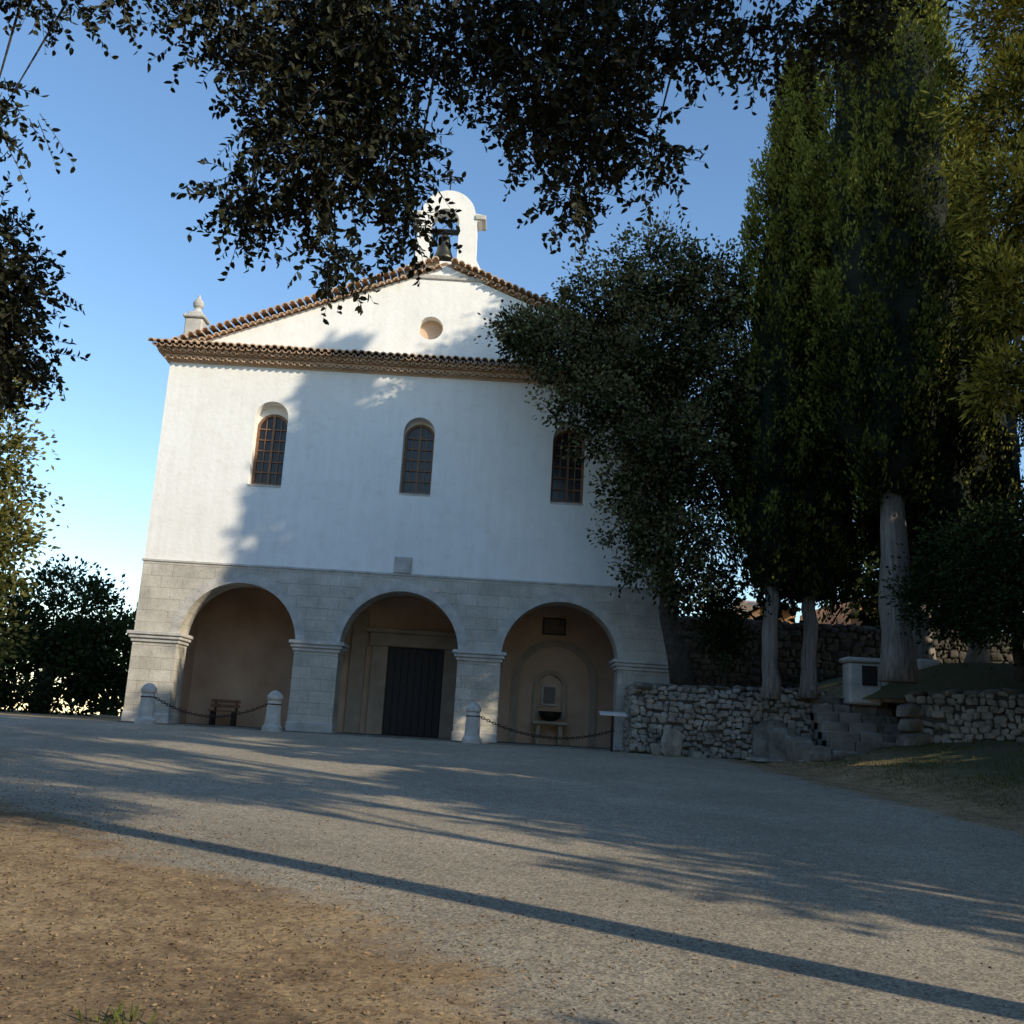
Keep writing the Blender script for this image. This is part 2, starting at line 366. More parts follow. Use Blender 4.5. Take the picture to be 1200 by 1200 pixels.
for y in yy:
    a=xleft(y)-.9; bb=xbank(y)-.12+.08*math.sin(y*2.3) if y<27.8 else 3.5
    for j in range(nc+1):
        g=j/nc; x=a+(bb-a)*g; V.append((x,y,float(baseh(x,y))+(.004 if 0<j<nc else -.02))); E.append(min(x-a-.9,(bb-x)*2.2-.8 if y<27.5 else 9))
F=[(i*(nc+1)+j,i*(nc+1)+j+1,(i+1)*(nc+1)+j+1,(i+1)*(nc+1)+j) for i in range(len(yy)-1) for j in range(nc)]
o=mesh('asphalt_forecourt',V,F,[M_ASPH]); a=o.data.attributes.new('e','FLOAT','POINT'); a.data.foreach_set('value',np.array(E,dtype=np.float32))

n=30000; y=2.5+22*R.random(n)**1.6; x=xleft(y)+R.normal(-.9,2.0,n)
k=(x<xbank(y)-.2); x,y=x[k],y[k]
n2=6000; y2=R.uniform(9,27,n2); x2=xbank(y2)+R.normal(.2,.8,n2); x=np.concatenate([x,x2]); y=np.concatenate([y,y2])
x3=R.uniform(-9,7,900); y3=R.uniform(5,27,900); x=np.concatenate([x,x3]); y=np.concatenate([y,y3])
P=np.stack([x,y,H(x,y)+.010],1); D=R.normal(size=P.shape)*np.array([1,1,.18])
leaves('fallen_leaves',P,D,R.uniform(.013,.036,len(P)),R.uniform(.007,.017,len(P)),R.random(len(P))**1.6,L_LITTER)
n=26000; y=R.uniform(12,27,n); x=xbank(y)+R.gamma(2.0,1.5,n)+.25; c_=np.sin(x*2.1+1)*np.sin(y*1.7)+R.normal(0,.5,n); k=(c_>-.1)&(y<ywall(x)-.3); x,y=x[k],y[k]
xt=R.uniform(4.2,20,9000); yt=ywall(xt)+R.uniform(.35,4,9000); k=(xt>5.3)|(yt<29.8); x=np.concatenate([x,xt[k]]); y=np.concatenate([y,yt[k]])
xg=-1.65+R.normal(0,.07,40); yg=5.0+R.normal(0,.05,40); x=np.concatenate([x,xg]); y=np.concatenate([y,yg])
P=np.stack([x,y,H(x,y)-.01],1); D=np.array([0,0,1.])+R.normal(0,.55,P.shape)
leaves('grass',P,D,R.uniform(.03,.12,len(P)),R.uniform(.006,.016,len(P)),R.random(len(P)),L_GRASS)

# ---------------------------------------------------------------- church
CH=empty('stone_chapel'); Y0=30.0; XL,XR=-10.75,4.92; ZG=1.15
AC=[(-7.76,1.70),(-3.05,1.73),(1.63,1.70)]; SP=3.68
out=[(XL,ZG)]
for cx,r in AC:
    out+=[(cx-r,ZG)]+arc(cx,SP,r,180,0,36)+[(cx+r,ZG)]
out+=[(XR,ZG),(XR,5.86),(XL,5.86)]
slab('arcade_wall',out,[],Y0,Y0+.95,M_ST,CH)
for cx,r in AC:
    mb=MB(); ns=19
    for i in range(ns):
        a0=180-180*i/ns-.25; a1=180-180*(i+1)/ns+.25; dp=R.uniform(.004,.009); ro=r+.27
        V=[]
        for yv in (Y0-dp,Y0+.1):
            for a_,q in ((a0,r-.004),((a0+a1)/2,r-.004),(a1,r-.004),(a1,ro),((a0+a1)/2,ro),(a0,ro)):
                V.append((cx+q*math.cos(math.radians(a_)),yv,SP+q*math.sin(math.radians(a_))))
        F=[(0,1,2,3,4,5),(11,10,9,8,7,6)]+[(j,(j+6),(j+1)%6+6,(j+1)%6) for j in range(6)]
        mb.add(V,F)
    mb.done('arch_voussoirs',[M_TRIM],CH)
PX=[(XL,AC[0][0]-1.70),(AC[0][0]+1.70,AC[1][0]-1.73),(AC[1][0]+1.73,AC[2][0]-1.70),(AC[2][0]+1.70,XR)]
mb=MB()
for a_,b_ in PX:
    mb.box(a_-.16,b_+.16,Y0-.16,Y0+1.0,3.70,3.80,0,.015); mb.box(a_-.11,b_+.11,Y0-.11,Y0+.97,3.60,3.698,0,.02); mb.box(a_-.05,b_+.05,Y0-.05,Y0+.96,3.50,3.598,0,.01)
    mb.box(a_-.03,b_+.03,Y0-.03,Y0+.97,1.12,1.50,0,.02)
mb.done('pier_capitals_and_plinths',[M_TRIM],CH)
mb=MB(); mb.box(XL-.04,XR+.04,Y0-.03,Y0+.5,5.862,5.93,0,.01); mb.box(-3.38,-2.86,Y0-.06,Y0+.1,5.935,6.42,0,.02); mb.done('string_course',[M_TRIM],CH)
WC=[(-7.46,.50,10.48),(-2.95,.47,10.28),(1.62,.50,10.35)]
holes=[[(cx-r,8.36),(cx+r,8.36)]+arc(cx,zc,r,0,180,20) for cx,r,zc in WC]
slab('upper_wall',[(XL,5.932),(XR,5.932),(XR,12.05),(XL,12.05)],holes,Y0+.02,Y0+.72,M_PL,CH)
for wi,(cx,r,zc) in enumerate(WC):
    e=MB(); g=MB(); yb=Y0+.42; z0=8.40; zf=zc-(.28 if wi==0 else .10)
    g.add([(cx-r-.02,yb+.06,z0-.05),(cx+r+.02,yb+.06,z0-.05)]+[(p[0],yb+.06,p[1]) for p in arc(cx,zf,r+.02,0,180,20)],[tuple(range(23))])
    e.box(cx-r,cx-r+.08,yb,yb+.07,z0,zf); e.box(cx+r-.08,cx+r,yb,yb+.07,z0,zf); e.box(cx-r+.08,cx+r-.08,yb,yb+.07,z0,z0+.10)
    A=arc(cx,zf,r,0,180,20); B=arc(cx,zf,r-.08,0,180,20)
    for i in range(20):
        V=[(q[0],yv,q[1]) for yv in (yb,yb+.07) for q in (A[i],A[i+1],B[i+1],B[i])]
        e.add(V,[(0,1,2,3),(7,6,5,4),(0,4,5,1),(2,6,7,3)])
    e.box(cx-.035,cx+.035,yb-.005,yb+.05,z0+.1,zf+r-.05)
    for q in (-.5,.5): e.box(cx+q*(r-.05)-.014,cx+q*(r-.05)+.014,yb+.01,yb+.04,z0+.1,zf+.8*r)
    nz=5
    for i in range(1,nz+1):
        zz=z0+.1+(zf-z0-.1)*i/nz; e.box(cx-r+.08,cx+r-.08,yb+.008,yb+.042,zz-.018,zz+.018)
    A=arc(cx,zf,r+.001,0,180,20); B=arc(cx,zc,r+.012,0,180,20)
    ff=MB()
    for i in range(20): ff.add([(A[i][0],yb+.03,A[i][1]),(A[i+1][0],yb+.03,A[i+1][1]),(B[i+1][0],yb+.03,B[i+1][1]),(B[i][0],yb+.03,B[i][1])],[(0,1,2,3)])
    ff.done('window_recess_back',[M_PL],CH)
    e.done('window_frame',[M_WOOD],CH); g.done('window_glass',[M_GL],CH)
    s=MB(); s.box(cx-r,cx+r,Y0+.0,yb,8.30,8.362,0,.004); s.done('window_sill',[M_TRIM],CH)
GX=-2.55
def gz(x): return 15.75-.405*abs(x-GX)
holes=[arc(-2.86,13.68,.38,0,342,19)]
slab('pediment_wall',[(XL+.25,12.05),(XR-.25,12.05),(XR-.25,gz(XR-.25)),(GX,gz(GX)),(XL+.25,gz(XL+.25))],holes,Y0+.08,Y0+.6,M_PL,CH)
mb=MB(); mb.box(-3.4,-2.3,Y0+.40,Y0+.5,13.2,14.2); mb.done('oculus_back',[M_INT],CH)
def halftile(mb,p,d,up,r,L,m=0,cup=False,thick=.018):
    p=Vector(p);d=Vector(d).normalized();up=Vector(up);up=(up-d*up.dot(d)).normalized();s=d.cross(up);V=[];n=6
    for k,(q,sc) in enumerate(((p,1.0),(p+d*L,.82))):
        for rad in (r*sc,(r-thick)*sc):
            for i in range(n+1):
                a=math.pi*i/n; V.append(q+s*math.cos(a)*rad+up*(math.sin(a)*rad*(-1 if cup else 1)))
    F=[]
    k=n+1
    for i in range(n):
        F+=[(i,i+1,2*k+i+1,2*k+i),(k+i+1,k+i,3*k+i,3*k+i+1),(i+1,i,k+i,k+i+1),(2*k+i,2*k+i+1,3*k+i+1,3*k+i)]
    mb.add(V,F,m)
mb=MB(); x=XL-.46
while x<XR+.46:
    j=R.normal(0,.010)
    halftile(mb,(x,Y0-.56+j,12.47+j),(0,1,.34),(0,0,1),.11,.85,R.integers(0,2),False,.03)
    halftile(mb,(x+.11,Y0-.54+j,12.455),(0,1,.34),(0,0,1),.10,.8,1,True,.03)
    if XL-.35<x<XR+.35: halftile(mb,(x+.05,Y0-.40,12.275),(0,1,.0),(0,0,1),.105,.5,0,False,.03)
    if XL-.2<x<XR+.2: halftile(mb,(x,Y0-.22,12.10),(0,1,.0),(0,0,1),.105,.35,0,False,.03)
    x+=.22
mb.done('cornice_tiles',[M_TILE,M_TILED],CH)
mb=MB(); mb.box(XL-.36,XR+.36,Y0-.36,Y0+.5,12.382,12.43); mb.box(XL-.18,XR+.18,Y0-.17,Y0+.5,12.205,12.262);mb.box(XL-.10,XR+.10,Y0-.03,Y0+.5,12.052,12.095)
mb.box(XL-.3,XR+.3,Y0-.26,Y0+.5,12.264,12.38); mb.box(XL-.12,XR+.12,Y0-.09,Y0+.45,12.097,12.203); mb.done('cornice_mortar',[M_INT],CH)
mb=MB()
for sgn in (-1,1):
    s=.30; L=(XR-GX+.3) if sgn>0 else (GX-XL+.3)
    while s<L:
        x=GX+sgn*s; z=gz(x)
        j=R.normal(0,.012)
        halftile(mb,(x,Y0-.24+j,z+.20+j),(0,1,.05),(0,0,1),.115,.8,R.integers(0,2),False,.03)
        halftile(mb,(x+.1,Y0-.10,z+.03),(0,1,0),(0,0,1),.10,.5,0,False,.03)
        s+=.215
mb.done('gable_edge_tiles',[M_TILE,M_TILED],CH)
mb=MB()
for sgn,xe in ((-1,XL-.35),(1,XR+.35)):
    a_=(GX,Y0+.1,gz(GX)+.17);b_=(xe,Y0+.1,gz(xe)+.17)
    V=[a_,b_,(xe,Y0+22,b_[2]),(GX,Y0+22,a_[2])]; V+= [(v[0],v[1],v[2]-.12) for v in V]
    mb.add(V,[(0,1,2,3),(7,6,5,4),(0,4,5,1),(1,5,6,2),(2,6,7,3)])
mb.done('roof',[M_TILE],CH)
mb=MB()
mb.box(XL+.02,XL+.7,Y0+.95,Y0+21.5,ZG,12.0); mb.box(XR-.7,XR-.02,Y0+.95,Y0+21.5,ZG,12.0); mb.box(XL+.7,XR-.7,Y0+20.8,Y0+21.5,ZG,14)
mb.box(XL+.7,XR-.7,Y0+4.4,Y0+4.6,5.9,12); mb.done('nave_walls',[M_PL],CH)
YB=Y0+3.6
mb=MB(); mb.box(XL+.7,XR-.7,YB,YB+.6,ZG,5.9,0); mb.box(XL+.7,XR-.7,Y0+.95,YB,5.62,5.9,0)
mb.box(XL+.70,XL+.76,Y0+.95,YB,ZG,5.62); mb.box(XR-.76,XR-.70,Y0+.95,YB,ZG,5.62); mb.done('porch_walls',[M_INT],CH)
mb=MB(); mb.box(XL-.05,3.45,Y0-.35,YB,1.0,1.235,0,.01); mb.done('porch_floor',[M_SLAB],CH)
for i,x in enumerate((-5.42,-.69)):
    r=1.05; cy=(Y0+.95+YB)/2
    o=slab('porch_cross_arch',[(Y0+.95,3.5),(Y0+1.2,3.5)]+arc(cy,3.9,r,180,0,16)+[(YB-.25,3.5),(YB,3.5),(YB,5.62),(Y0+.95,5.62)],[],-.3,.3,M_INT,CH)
    o.data.transform(Matrix.Translation((x,0,0))@Matrix.Rotation(math.pi/2,4,'Z'))
mb=MB(); mb.box(-3.72,-1.92,YB-.06,YB-.002,1.23,4.02,0)
for q in range(8): mb.box(-3.70+q*.2225,-3.70+q*.2225+.205,YB-.10,YB-.06,1.25,4.0,0,.008)
for zz in (1.9,2.7,3.5): mb.box(-3.7,-1.94,YB-.12,YB-.10,zz,zz+.09,0)
mb.done('door',[M_DOOR],CH)
mb=MB(); mb.box(-4.25,-3.73,YB-.18,YB-.003,1.23,4.03,0,.02); mb.box(-1.91,-1.39,YB-.18,YB-.003,1.23,4.03,0,.02); mb.box(-4.35,-1.29,YB-.22,YB-.003,4.032,4.45,0,.02); mb.box(-4.5,-1.14,YB-.3,YB-.003,4.452,4.60,0,.02)
mb.box(-4.95,-4.45,YB-.12,YB-.003,1.23,5.1,0,.02); mb.box(-1.25,-.8,YB-.12,YB-.003,1.23,5.1,0,.02)
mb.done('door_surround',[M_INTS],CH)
ring=[(.32,1.25)]+arc(1.7,3.2,1.38,180,0,20)+[(3.08,1.25),(2.86,1.25)]+arc(1.7,3.2,1.16,0,180,20)+[(.54,1.25)]
slab('blind_arch',ring,[],YB-.08,YB-.002,M_INTS,CH)
ring=[(1.02,1.9)]+arc(1.55,3.05,.53,180,0,16)+[(2.08,1.9),(1.95,1.9)]+arc(1.55,3.05,.40,0,180,16)+[(1.15,1.9)]
slab('niche_frame',ring,[],YB-.14,YB-.002,M_INTS,CH)
mb=MB(); mb.box(1.30,1.80,YB-.10,YB-.005,2.45,3.1,0); mb.box(1.36,1.74,YB-.12,YB-.10,2.51,3.04,1); mb.box(1.22,1.98,YB-.06,YB-.004,4.72,5.28,2); mb.box(1.28,1.92,YB-.075,YB-.06,4.78,5.22,1); mb.done('niche_picture',[M_TRIM,M_PIC,M_DOOR],CH)
bo=[(-3.78,15.2),(-1.35,15.2),(-1.35,15.72),(-1.46,15.78),(-1.62,16.1),(-1.66,17.38),(-1.50,17.42),(-1.50,17.62),(-1.75,17.66)]+arc(-2.58,17.55,.86,12,168,18)+[(-3.41,17.66),(-3.66,17.62),(-3.66,17.42),(-3.50,17.38),(-3.54,16.1),(-3.70,15.78),(-3.78,15.72)]
slab('bell_gable',bo,[[(-3.12,15.95),(-2.22,15.95)]+arc(-2.67,17.32,.45,0,180,18)],Y0+.10,Y0+.78,M_PL,CH)
mb=MB(); mb.box(-1.72,-1.38,Y0+.05,Y0+.83,17.43,17.60,0,.02); mb.box(-3.78,-3.44,Y0+.05,Y0+.83,17.43,17.60,0,.02); mb.box(-3.95,-1.2,Y0+.02,Y0+.86,15.30,15.45,0,.02); mb.done('bell_gable_trim',[M_TRIM],CH)
mb=MB(); cy=Y0+.44; cx=-2.67
mb.lathe(cx,cy,[(.02,17.02),(.10,17.00),(.17,16.9),(.20,16.7),(.23,16.45),(.30,16.25),(.35,16.15),(.33,16.13),(.05,16.3)],20,0)
mb.tube([(cx,cy,16.4),(cx,cy,16.08)],[.02,.04],6,0)
mb.done('bell',[M_BRONZE],CH,True)
mb=MB(); mb.box(cx-.46,cx+.46,cy-.07,cy+.07,17.05,17.2,0,.01); mb.torus((cx-.30,cy,17.0),.28,.015,(0,1,0),(0,0,1),20,5); mb.torus((cx+.1,cy-.2,17.05),.2,.012,(1,0,0),(0,0,1),20,5)
k=.022; x=-2.62; z=18.38
mb.tube([(x,cy,z),(x,cy,z+.92)],[k,k],6); mb.tube([(x-.27,cy,z+.6),(x+.27,cy,z+.6)],[k,k],6)
for dx,dz in ((0,.92),(-.27,.6),(.27,.6)):
    mb.torus((x+dx*1.1,cy,z+dz),.045,.014,(1,0,0),(0,0,1),10,5)
mb.torus((x,cy,z+.6),.13,.012,(1,0,0),(0,0,1),14,5)
for a in (45,135,225,315):
    q=math.radians(a); mb.tube([(x,cy,z+.6),(x+.22*math.cos(q),cy,z+.6+.22*math.sin(q))],[.01,.01],5)
mb.done('iron_cross_and_bell_yoke',[M_IRON],CH)
mb=MB(); px,py=-10.26,Y0+.45
mb.box(px-.38,px+.38,py-.38,py+.38,12.4,12.95,0,.03); mb.box(px-.27,px+.27,py-.27,py+.27,12.952,13.6,0,.03); mb.box(px-.34,px+.34,py-.34,py+.34,13.602,13.72,0,.03); mb.box(px-.22,px+.22,py-.22,py+.22,13.722,13.85,0,.03)
mb.lathe(px,py,[(.2,13.84),(.13,13.92),(.1,14.0),(.16,14.08),(.17,14.18),(.12,14.28),(.05,14.36),(.02,14.47)],14)
mb.done('pinnacle',[M_TRIM],CH)

# ---------------------------------------------------------------- bollards, chains
BY=28.3
def bollard(x,y):
    e=empty('stone_bollard'); mb=MB(); z=float(baseh(x,y)) if y<28 else 1.2
    mb.lathe(x,y,[(.27,z-.05),(.27,z+.12),(.23,z+.16),(.21,z+.2),(.185,z+.75),(.17,z+.82),(.21,z+.86),(.21,z+.93),(.17,z+1.0),(.09,z+1.07),(.02,z+1.09)],18)
    mb.done('post',[M_TRIM],e,False); mb=MB(); mb.torus((x,y,z+.72),.19,.015,(1,0,0),(0,1,0),16,5); mb.done('ring',[M_IRON],e)
BX=[-9.52,-6.10,-.72,3.05]
for x in BX[:3]: bollard(x,BY)
def chain(a,b,sag):
    mb=MB(); a=Vector(a);b=Vector(b); L=(b-a).length; n=int(L/.075)
    for i in range(n+1):
        f=i/n; p=a.lerp(b,f); p.z-=sag*4*f*(1-f); sl_=-sag*4*(1-2*f)/L; d=Vector(((b-a).x/L,(b-a).y/L,sl_)).normalized()
        v=Vector((0,0,1)) if i%2 else Vector((0,1,0)); v=(v-d*v.dot(d)).normalized()
        mb.torus(p,.032,.011,d,v,8,4,0,1.7)
    mb.done('barrier_chain',[M_IRON])
chain((BX[0]+.19,BY,1.92),(BX[1]-.19,BY,1.92),.42); chain((BX[2]+.19,BY,1.92),(BX[3],BY,1.75),.36)
e=empty('information_panel'); mb=MB(); mb.tube([(3.05,BY,1.1),(3.05,BY,2.15)],[.035,.035],8); mb.done('post',[M_IRON],e)
mb=MB(); mb.box(-.36,.36,-.24,.24,-.02,.02,0,.008); o=mb.done('panel',[M_WHITE],e); o.matrix_world=Matrix.Translation((3.05,BY-.05,2.20))@Matrix.Rotation(math.radians(10),4,'X')
def bench(x,y,w_,name):
    e=empty(name); mb=MB(); z=1.235
    for s_ in (-1,1):
        mb.box(x+s_*(w_/2-.12)-.05,x+s_*(w_/2-.12)+.05,y-.18,y+.2,z,z+.42,0,.01); mb.box(x+s_*(w_/2-.12)-.03,x+s_*(w_/2-.12)+.03,y+.18,y+.24,z+.42,z+.8,0,.01)
    mb.done('legs',[M_IRON],e); mb=MB()
    for k_ in range(4): mb.box(x-w_/2,x+w_/2,y-.22+k_*.11,y-.22+k_*.11+.085,z+.42,z+.455,0,.006)
    for k_ in range(2): mb.box(x-w_/2,x+w_/2,y+.145,y+.178,z+.55+k_*.14,z+.65+k_*.14,0,.006)
    mb.done('slats',[M_WOOD],e)
bench(-8.6,YB-.9,.9,'wooden_bench'); 
e=empty('stone_altar_table'); mb=MB(); mb.box(1.0,2.15,YB-.75,YB-.15,1.85,1.95,0,.02)
for x in (1.15,1.85): mb.box(x,x+.15,YB-.65,YB-.25,1.235,1.849,0,.02)
mb.done('table',[M_INTS],e); mb=MB(); mb.lathe(1.58,YB-.5,[(.12,1.95),(.22,2.0),(.34,2.1),(.38,2.25),(.34,2.26),(.1,2.15)],16); mb.done('planter_bowl',[M_IRON],e)

# ---------------------------------------------------------------- rubble walls
import bmesh
bm=bmesh.new(); bmesh.ops.create_icosphere(bm,subdivisions=2,radius=1); ICV=np.array([v.co[:] for v in bm.verts]); ICF=[tuple(v.index for v in f.verts) for f in bm.faces]; bm.free()
ICB=np.sign(ICV)*np.abs(ICV)**.55; 
def stone(mb,c,sx,sy,sz,ang=0,m=0):
    v=ICB*(1+R.normal(0,.05,(len(ICB),1))); sh=R.normal(0,.16,(3,3)); v=v@(np.eye(3)+sh)
    v=v/np.abs(v).max(0)*np.array([sx,sy,sz]); ca,sa=math.cos(ang),math.sin(ang)
    v=v@np.array([[ca,sa,0],[-sa,ca,0],[0,0,1]])+np.array(c); mb.add(v.tolist(),ICF,m)
def rubble(name,a,b,zb,zt,size=.17,th=.45,cap=True,mats=None):
    e=empty(name); mb=MB(); ax,ay=a;bx,by=b; L=math.hypot(bx-ax,by-ay); ang=math.atan2(by-ay,bx-ax); nx,ny=math.sin(ang),-math.cos(ang)
    c=MB(); n=max(2,int(L/.5))
    for i in range(n):
        f0,f1=i/n,(i+1)/n; V=[]
        for f in (f0,f1):
            px_,py_=ax+(bx-ax)*f,ay+(by-ay)*f
            for d,z in ((0,zb(f)-.3),(0,zt(f)-.05),(-th,zt(f)-.05),(-th,zb(f)-.3)): V.append((px_+nx*d,py_+ny*d,z))
        c.add(V,[(0,4,5,1),(1,5,6,2),(2,6,7,3)]+([(0,1,2,3)] if i==0 else [])+([(7,6,5,4)] if i==n-1 else []))
    c.done('mortar_core',[M_RUBD],e)
    zmax=max(zt(0),zt(.5),zt(1)); zmin=min(zb(0),zb(1))-.1; z=zmin
    while z<zmax:
        hh=size*R.uniform(.55,1.0); s=R.uniform(-.1,.1)
        while s<L:
            wq=size*R.uniform(.6,1.7); f=min(1,max(0,(s+wq/2)/L)); 
            if zb(f)-.15<z+hh/2<zt(f)+.02:
                stone(mb,(ax+(bx-ax)*f+nx*R.uniform(-.02,.03),ay+(by-ay)*f+ny*R.uniform(-.02,.03),z+hh/2+R.normal(0,.03)),wq*.53,.09,hh*.56,ang+R.normal(0,.05),0)
            s+=wq
        z+=hh
    if cap:
        s=0
        while s<L:
            wq=R.uniform(.3,.6); f=min(1,(s+wq/2)/L); stone(mb,(ax+(bx-ax)*f-nx*th*.45,ay+(by-ay)*f-ny*th*.45,zt(f)+.03),wq*.52,th*.62,.07+R.uniform(0,.04),ang+R.normal(0,.04),1); s+=wq
    mb.done('stones',mats or [M_RUB,M_SLAB],e)
rubble('rubble_stone_wall',(3.6,28.0),(8.7,28.0),lambda f:1.2,lambda f:2.95+.12*f)
rubble('rubble_stone_wall',(3.62,30.0),(3.6,28.0),lambda f:1.2,lambda f:2.95)
rubble('rubble_stone_wall',(10.25,26.2),(13.5,24.2),lambda f:1.7+.1*f,lambda f:3.05+.2*f,.2)
rubble('rubble_stone_wall',(13.5,24.2),(22,21.5),lambda f:1.8,lambda f:3.25+.2*f,.26)
mb=MB()
for i in range(8):
    z1=1.35+i*.24; y0=25.6+i*.33
    x=8.3
    while x<10.3:
        wq=R.uniform(.45,.9); x1=min(10.4,x+wq); mb.box(x+.008,x1,y0+R.uniform(-.05,.05),y0+.75,z1-.5,z1+R.uniform(-.025,.025),0,.04); x=x1
for i in range(5): stone(mb,(8.15-.25*i,25.9+.45*i,1.32+.10*i),.4,.35,.18+.1*i,R.uniform(0,3))
for i in range(4): stone(mb,(10.3,25.9+.1*i,1.6+.35*i),.3,.4,.2,R.uniform(0,3))
mb.done('stone_steps',[M_SLAB])
e=empty('stone_letterbox_pillar'); mb=MB()
mb.box(9.15,10.0,27.3,27.9,2.8,3.9,0,.05); mb.box(9.08,10.07,27.22,27.98,3.902,4.03,0,.04); mb.box(10.01,11.0,27.35,27.8,2.9,3.75,0,.06); mb.box(11.01,11.6,27.35,27.8,3.0,4.1,0,.06)
mb.done('pillar',[M_TRIM],e); mb=MB(); mb.box(9.48,9.88,27.26,27.3,3.30,3.82,0,.006); mb.box(9.52,9.84,27.245,27.26,3.34,3.78,0,.004); mb.done('metal_door',[M_DOOR],e)
mb=MB()
stone(mb,(4.55,27.55,1.5),.36,.2,.42,.2); stone(mb,(4.2,27.6,1.3),.25,.2,.2,.6); stone(mb,(7.9,27.2,1.3),.9,.3,.1,.05)
stone(mb,(7.0,27.1,1.24),.7,.3,.07,0); stone(mb,(8.0,26.4,1.25),.5,.25,.14,.1)
for i in range(14): stone(mb,(R.uniform(4,9),R.uniform(27.2,27.8),1.22),*(R.uniform(.06,.16,3)),R.uniform(0,3))
mb.done('boulders',[M_RUB])
rubble('back_boundary_wall',(5.4,34.5),(22,33.5),lambda f:3.0,lambda f:5.6,.26,.4,True,[M_RUBS,M_RUBS])
e=empty('distant_house'); mb=MB(); mb.box(11.4,13.0,46,54,0,7.6,0); mb.box(15.5,17.0,46,54,0,8.4,0); mb.done('walls',[M_ORG],e); mb=MB(); mb.box(11.6,12.8,45.9,46,6.3,6.9,0,.02); mb.done('shutters',[M_WHITE],e)
mb=MB(); mb.add([(11.2,45.5,7.61),(13.2,45.5,7.61),(13.2,50,8.5),(11.2,50,8.5),(11.2,54.5,7.61),(13.2,54.5,7.61)],[(0,1,2,3),(3,2,5,4),(0,3,4),(1,5,2)]); mb.done('roof',[M_TILED],e)

# ---------------------------------------------------------------- trees in view
oc=[(1.2,27.2,12.1,1.6,1.3,1.0),(.2,27.3,12.6,.9,.9,.7),(2.3,27.0,13.6,1.4,1.3,1.1),(3.7,27.0,14.5,1.3,1.3,1.2),(5.0,27.0,13.8,1.0,1.3,1.4),(3.5,27.1,12.0,1.7,1.5,1.3),(5.2,27.1,11.4,1.1,1.4,1.5),(2.1,27.0,10.7,1.2,1.1,.8),(4.0,27.0,9.8,1.4,1.3,1.2),(5.1,27.2,8.8,.9,1.1,1.2),(3.6,27.2,8.3,1.0,.9,1.0),(4.1,27.3,6.9,.9,.8,.8),(5.2,27.4,7.2,.6,.8,.8),(3.0,27.2,7.2,.7,.6,.7),(4.9,27.5,5.9,.7,.7,.7),(3.6,27.3,6.1,.6,.5,.5),(2.35,27.1,9.5,.5,.6,.6),(5.9,27.4,10.2,.8,.9,1.5)]
tree('holm_oak_tree',(5.0,28.5,2.9),(4.6,27.4,11),.28,oc,68000,.08,.13,L_OAKG,50,.42,None,(-.55,0),.35)
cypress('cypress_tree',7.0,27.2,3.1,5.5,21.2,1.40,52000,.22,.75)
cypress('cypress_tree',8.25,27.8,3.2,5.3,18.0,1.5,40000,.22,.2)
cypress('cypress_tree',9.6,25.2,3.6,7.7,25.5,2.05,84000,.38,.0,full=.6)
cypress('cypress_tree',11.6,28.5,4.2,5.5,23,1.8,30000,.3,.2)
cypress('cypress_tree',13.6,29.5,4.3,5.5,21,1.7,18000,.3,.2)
tree('laurel_bush',(6.1,28.6,2.9),(6.1,28.4,4.5),.06,[(6.0,28.4,4.6,.55,.5,.9),(5.9,28.3,5.8,.45,.4,.7)],5000,.06,.11,L_DARK,40,.3)
pc=[(11.3,20.8,18.6,1.5,1.8,1.5),(12.6,20.8,20.0,1.7,1.8,1.4),(10.9,20.5,16.0,1.4,1.5,1.2),(10.4,20.3,13.6,1.0,1.3,1.2),(10.0,20.2,11.2,.7,1.1,1.0),(11.4,20.6,12.0,1.3,1.5,1.6),(12.6,21,15.5,1.8,1.8,2.2),(12.3,21,10.5,1.4,1.4,1.4),(10.1,20.2,9.4,.5,.8,.8),(11.2,20.2,9.0,.8,.8,.9)]
tree('pine_tree',(12.9,21.3,4.0),(12.6,21.1,19),.34,pc,40000,.06,.22,L_PINE,50,.42,M_BARKC,(.2,0),.3)
bc=[(10.7,22.6,6.0,1.3,1.2,1.1),(11.9,22.4,6.4,1.5,1.3,1.2),(9.9,23.0,5.0,1.0,1.0,.9),(11.2,22.2,4.7,1.4,1.1,.9),(12.9,22.6,5.2,1.4,1.3,1.4)]
tree('laurel_bush',(11.4,22.8,3.3),(11.4,22.7,5.8),.14,bc,32000,.06,.11,L_DARK,50,.4)
dc=[(-17.0,40,5.0,1.9,2,1.8),(-19.5,40,4.0,2.1,2,2.0),(-15.2,40,3.4,1.5,1.8,1.6),(-17.4,39.5,2.6,2.6,2,1.6),(-22,41,3.6,2.3,2,2.2)]
tree('olive_tree',(-17.5,40,1.1),(-17.5,40,4.5),.25,dc,24000,.11,.20,L_DARK,50,.7)
tree('olive_tree',(-24.5,36,1.1),(-24.5,36,6.5),.25,[(-24.5,36,6.3,2.6,2.5,2.5),(-23.6,36,3.6,2.2,2,2),(-26,37,4,2.5,2,2.5)],10000,.14,.24,L_OAKD,50,.6)
mass=[(x+R.normal(0,1),R.uniform(50,64),R.uniform(2,4.5),4,3.5,R.uniform(2,4.5)) for x in np.arange(-70,60,4.5)]
P,D,v=crown(mass,40000,60,1.1,.6); leaves('distant_tree_mass',P,D,R.uniform(.35,.7,len(P)),R.uniform(.25,.4,len(P)),v,L_DARK)
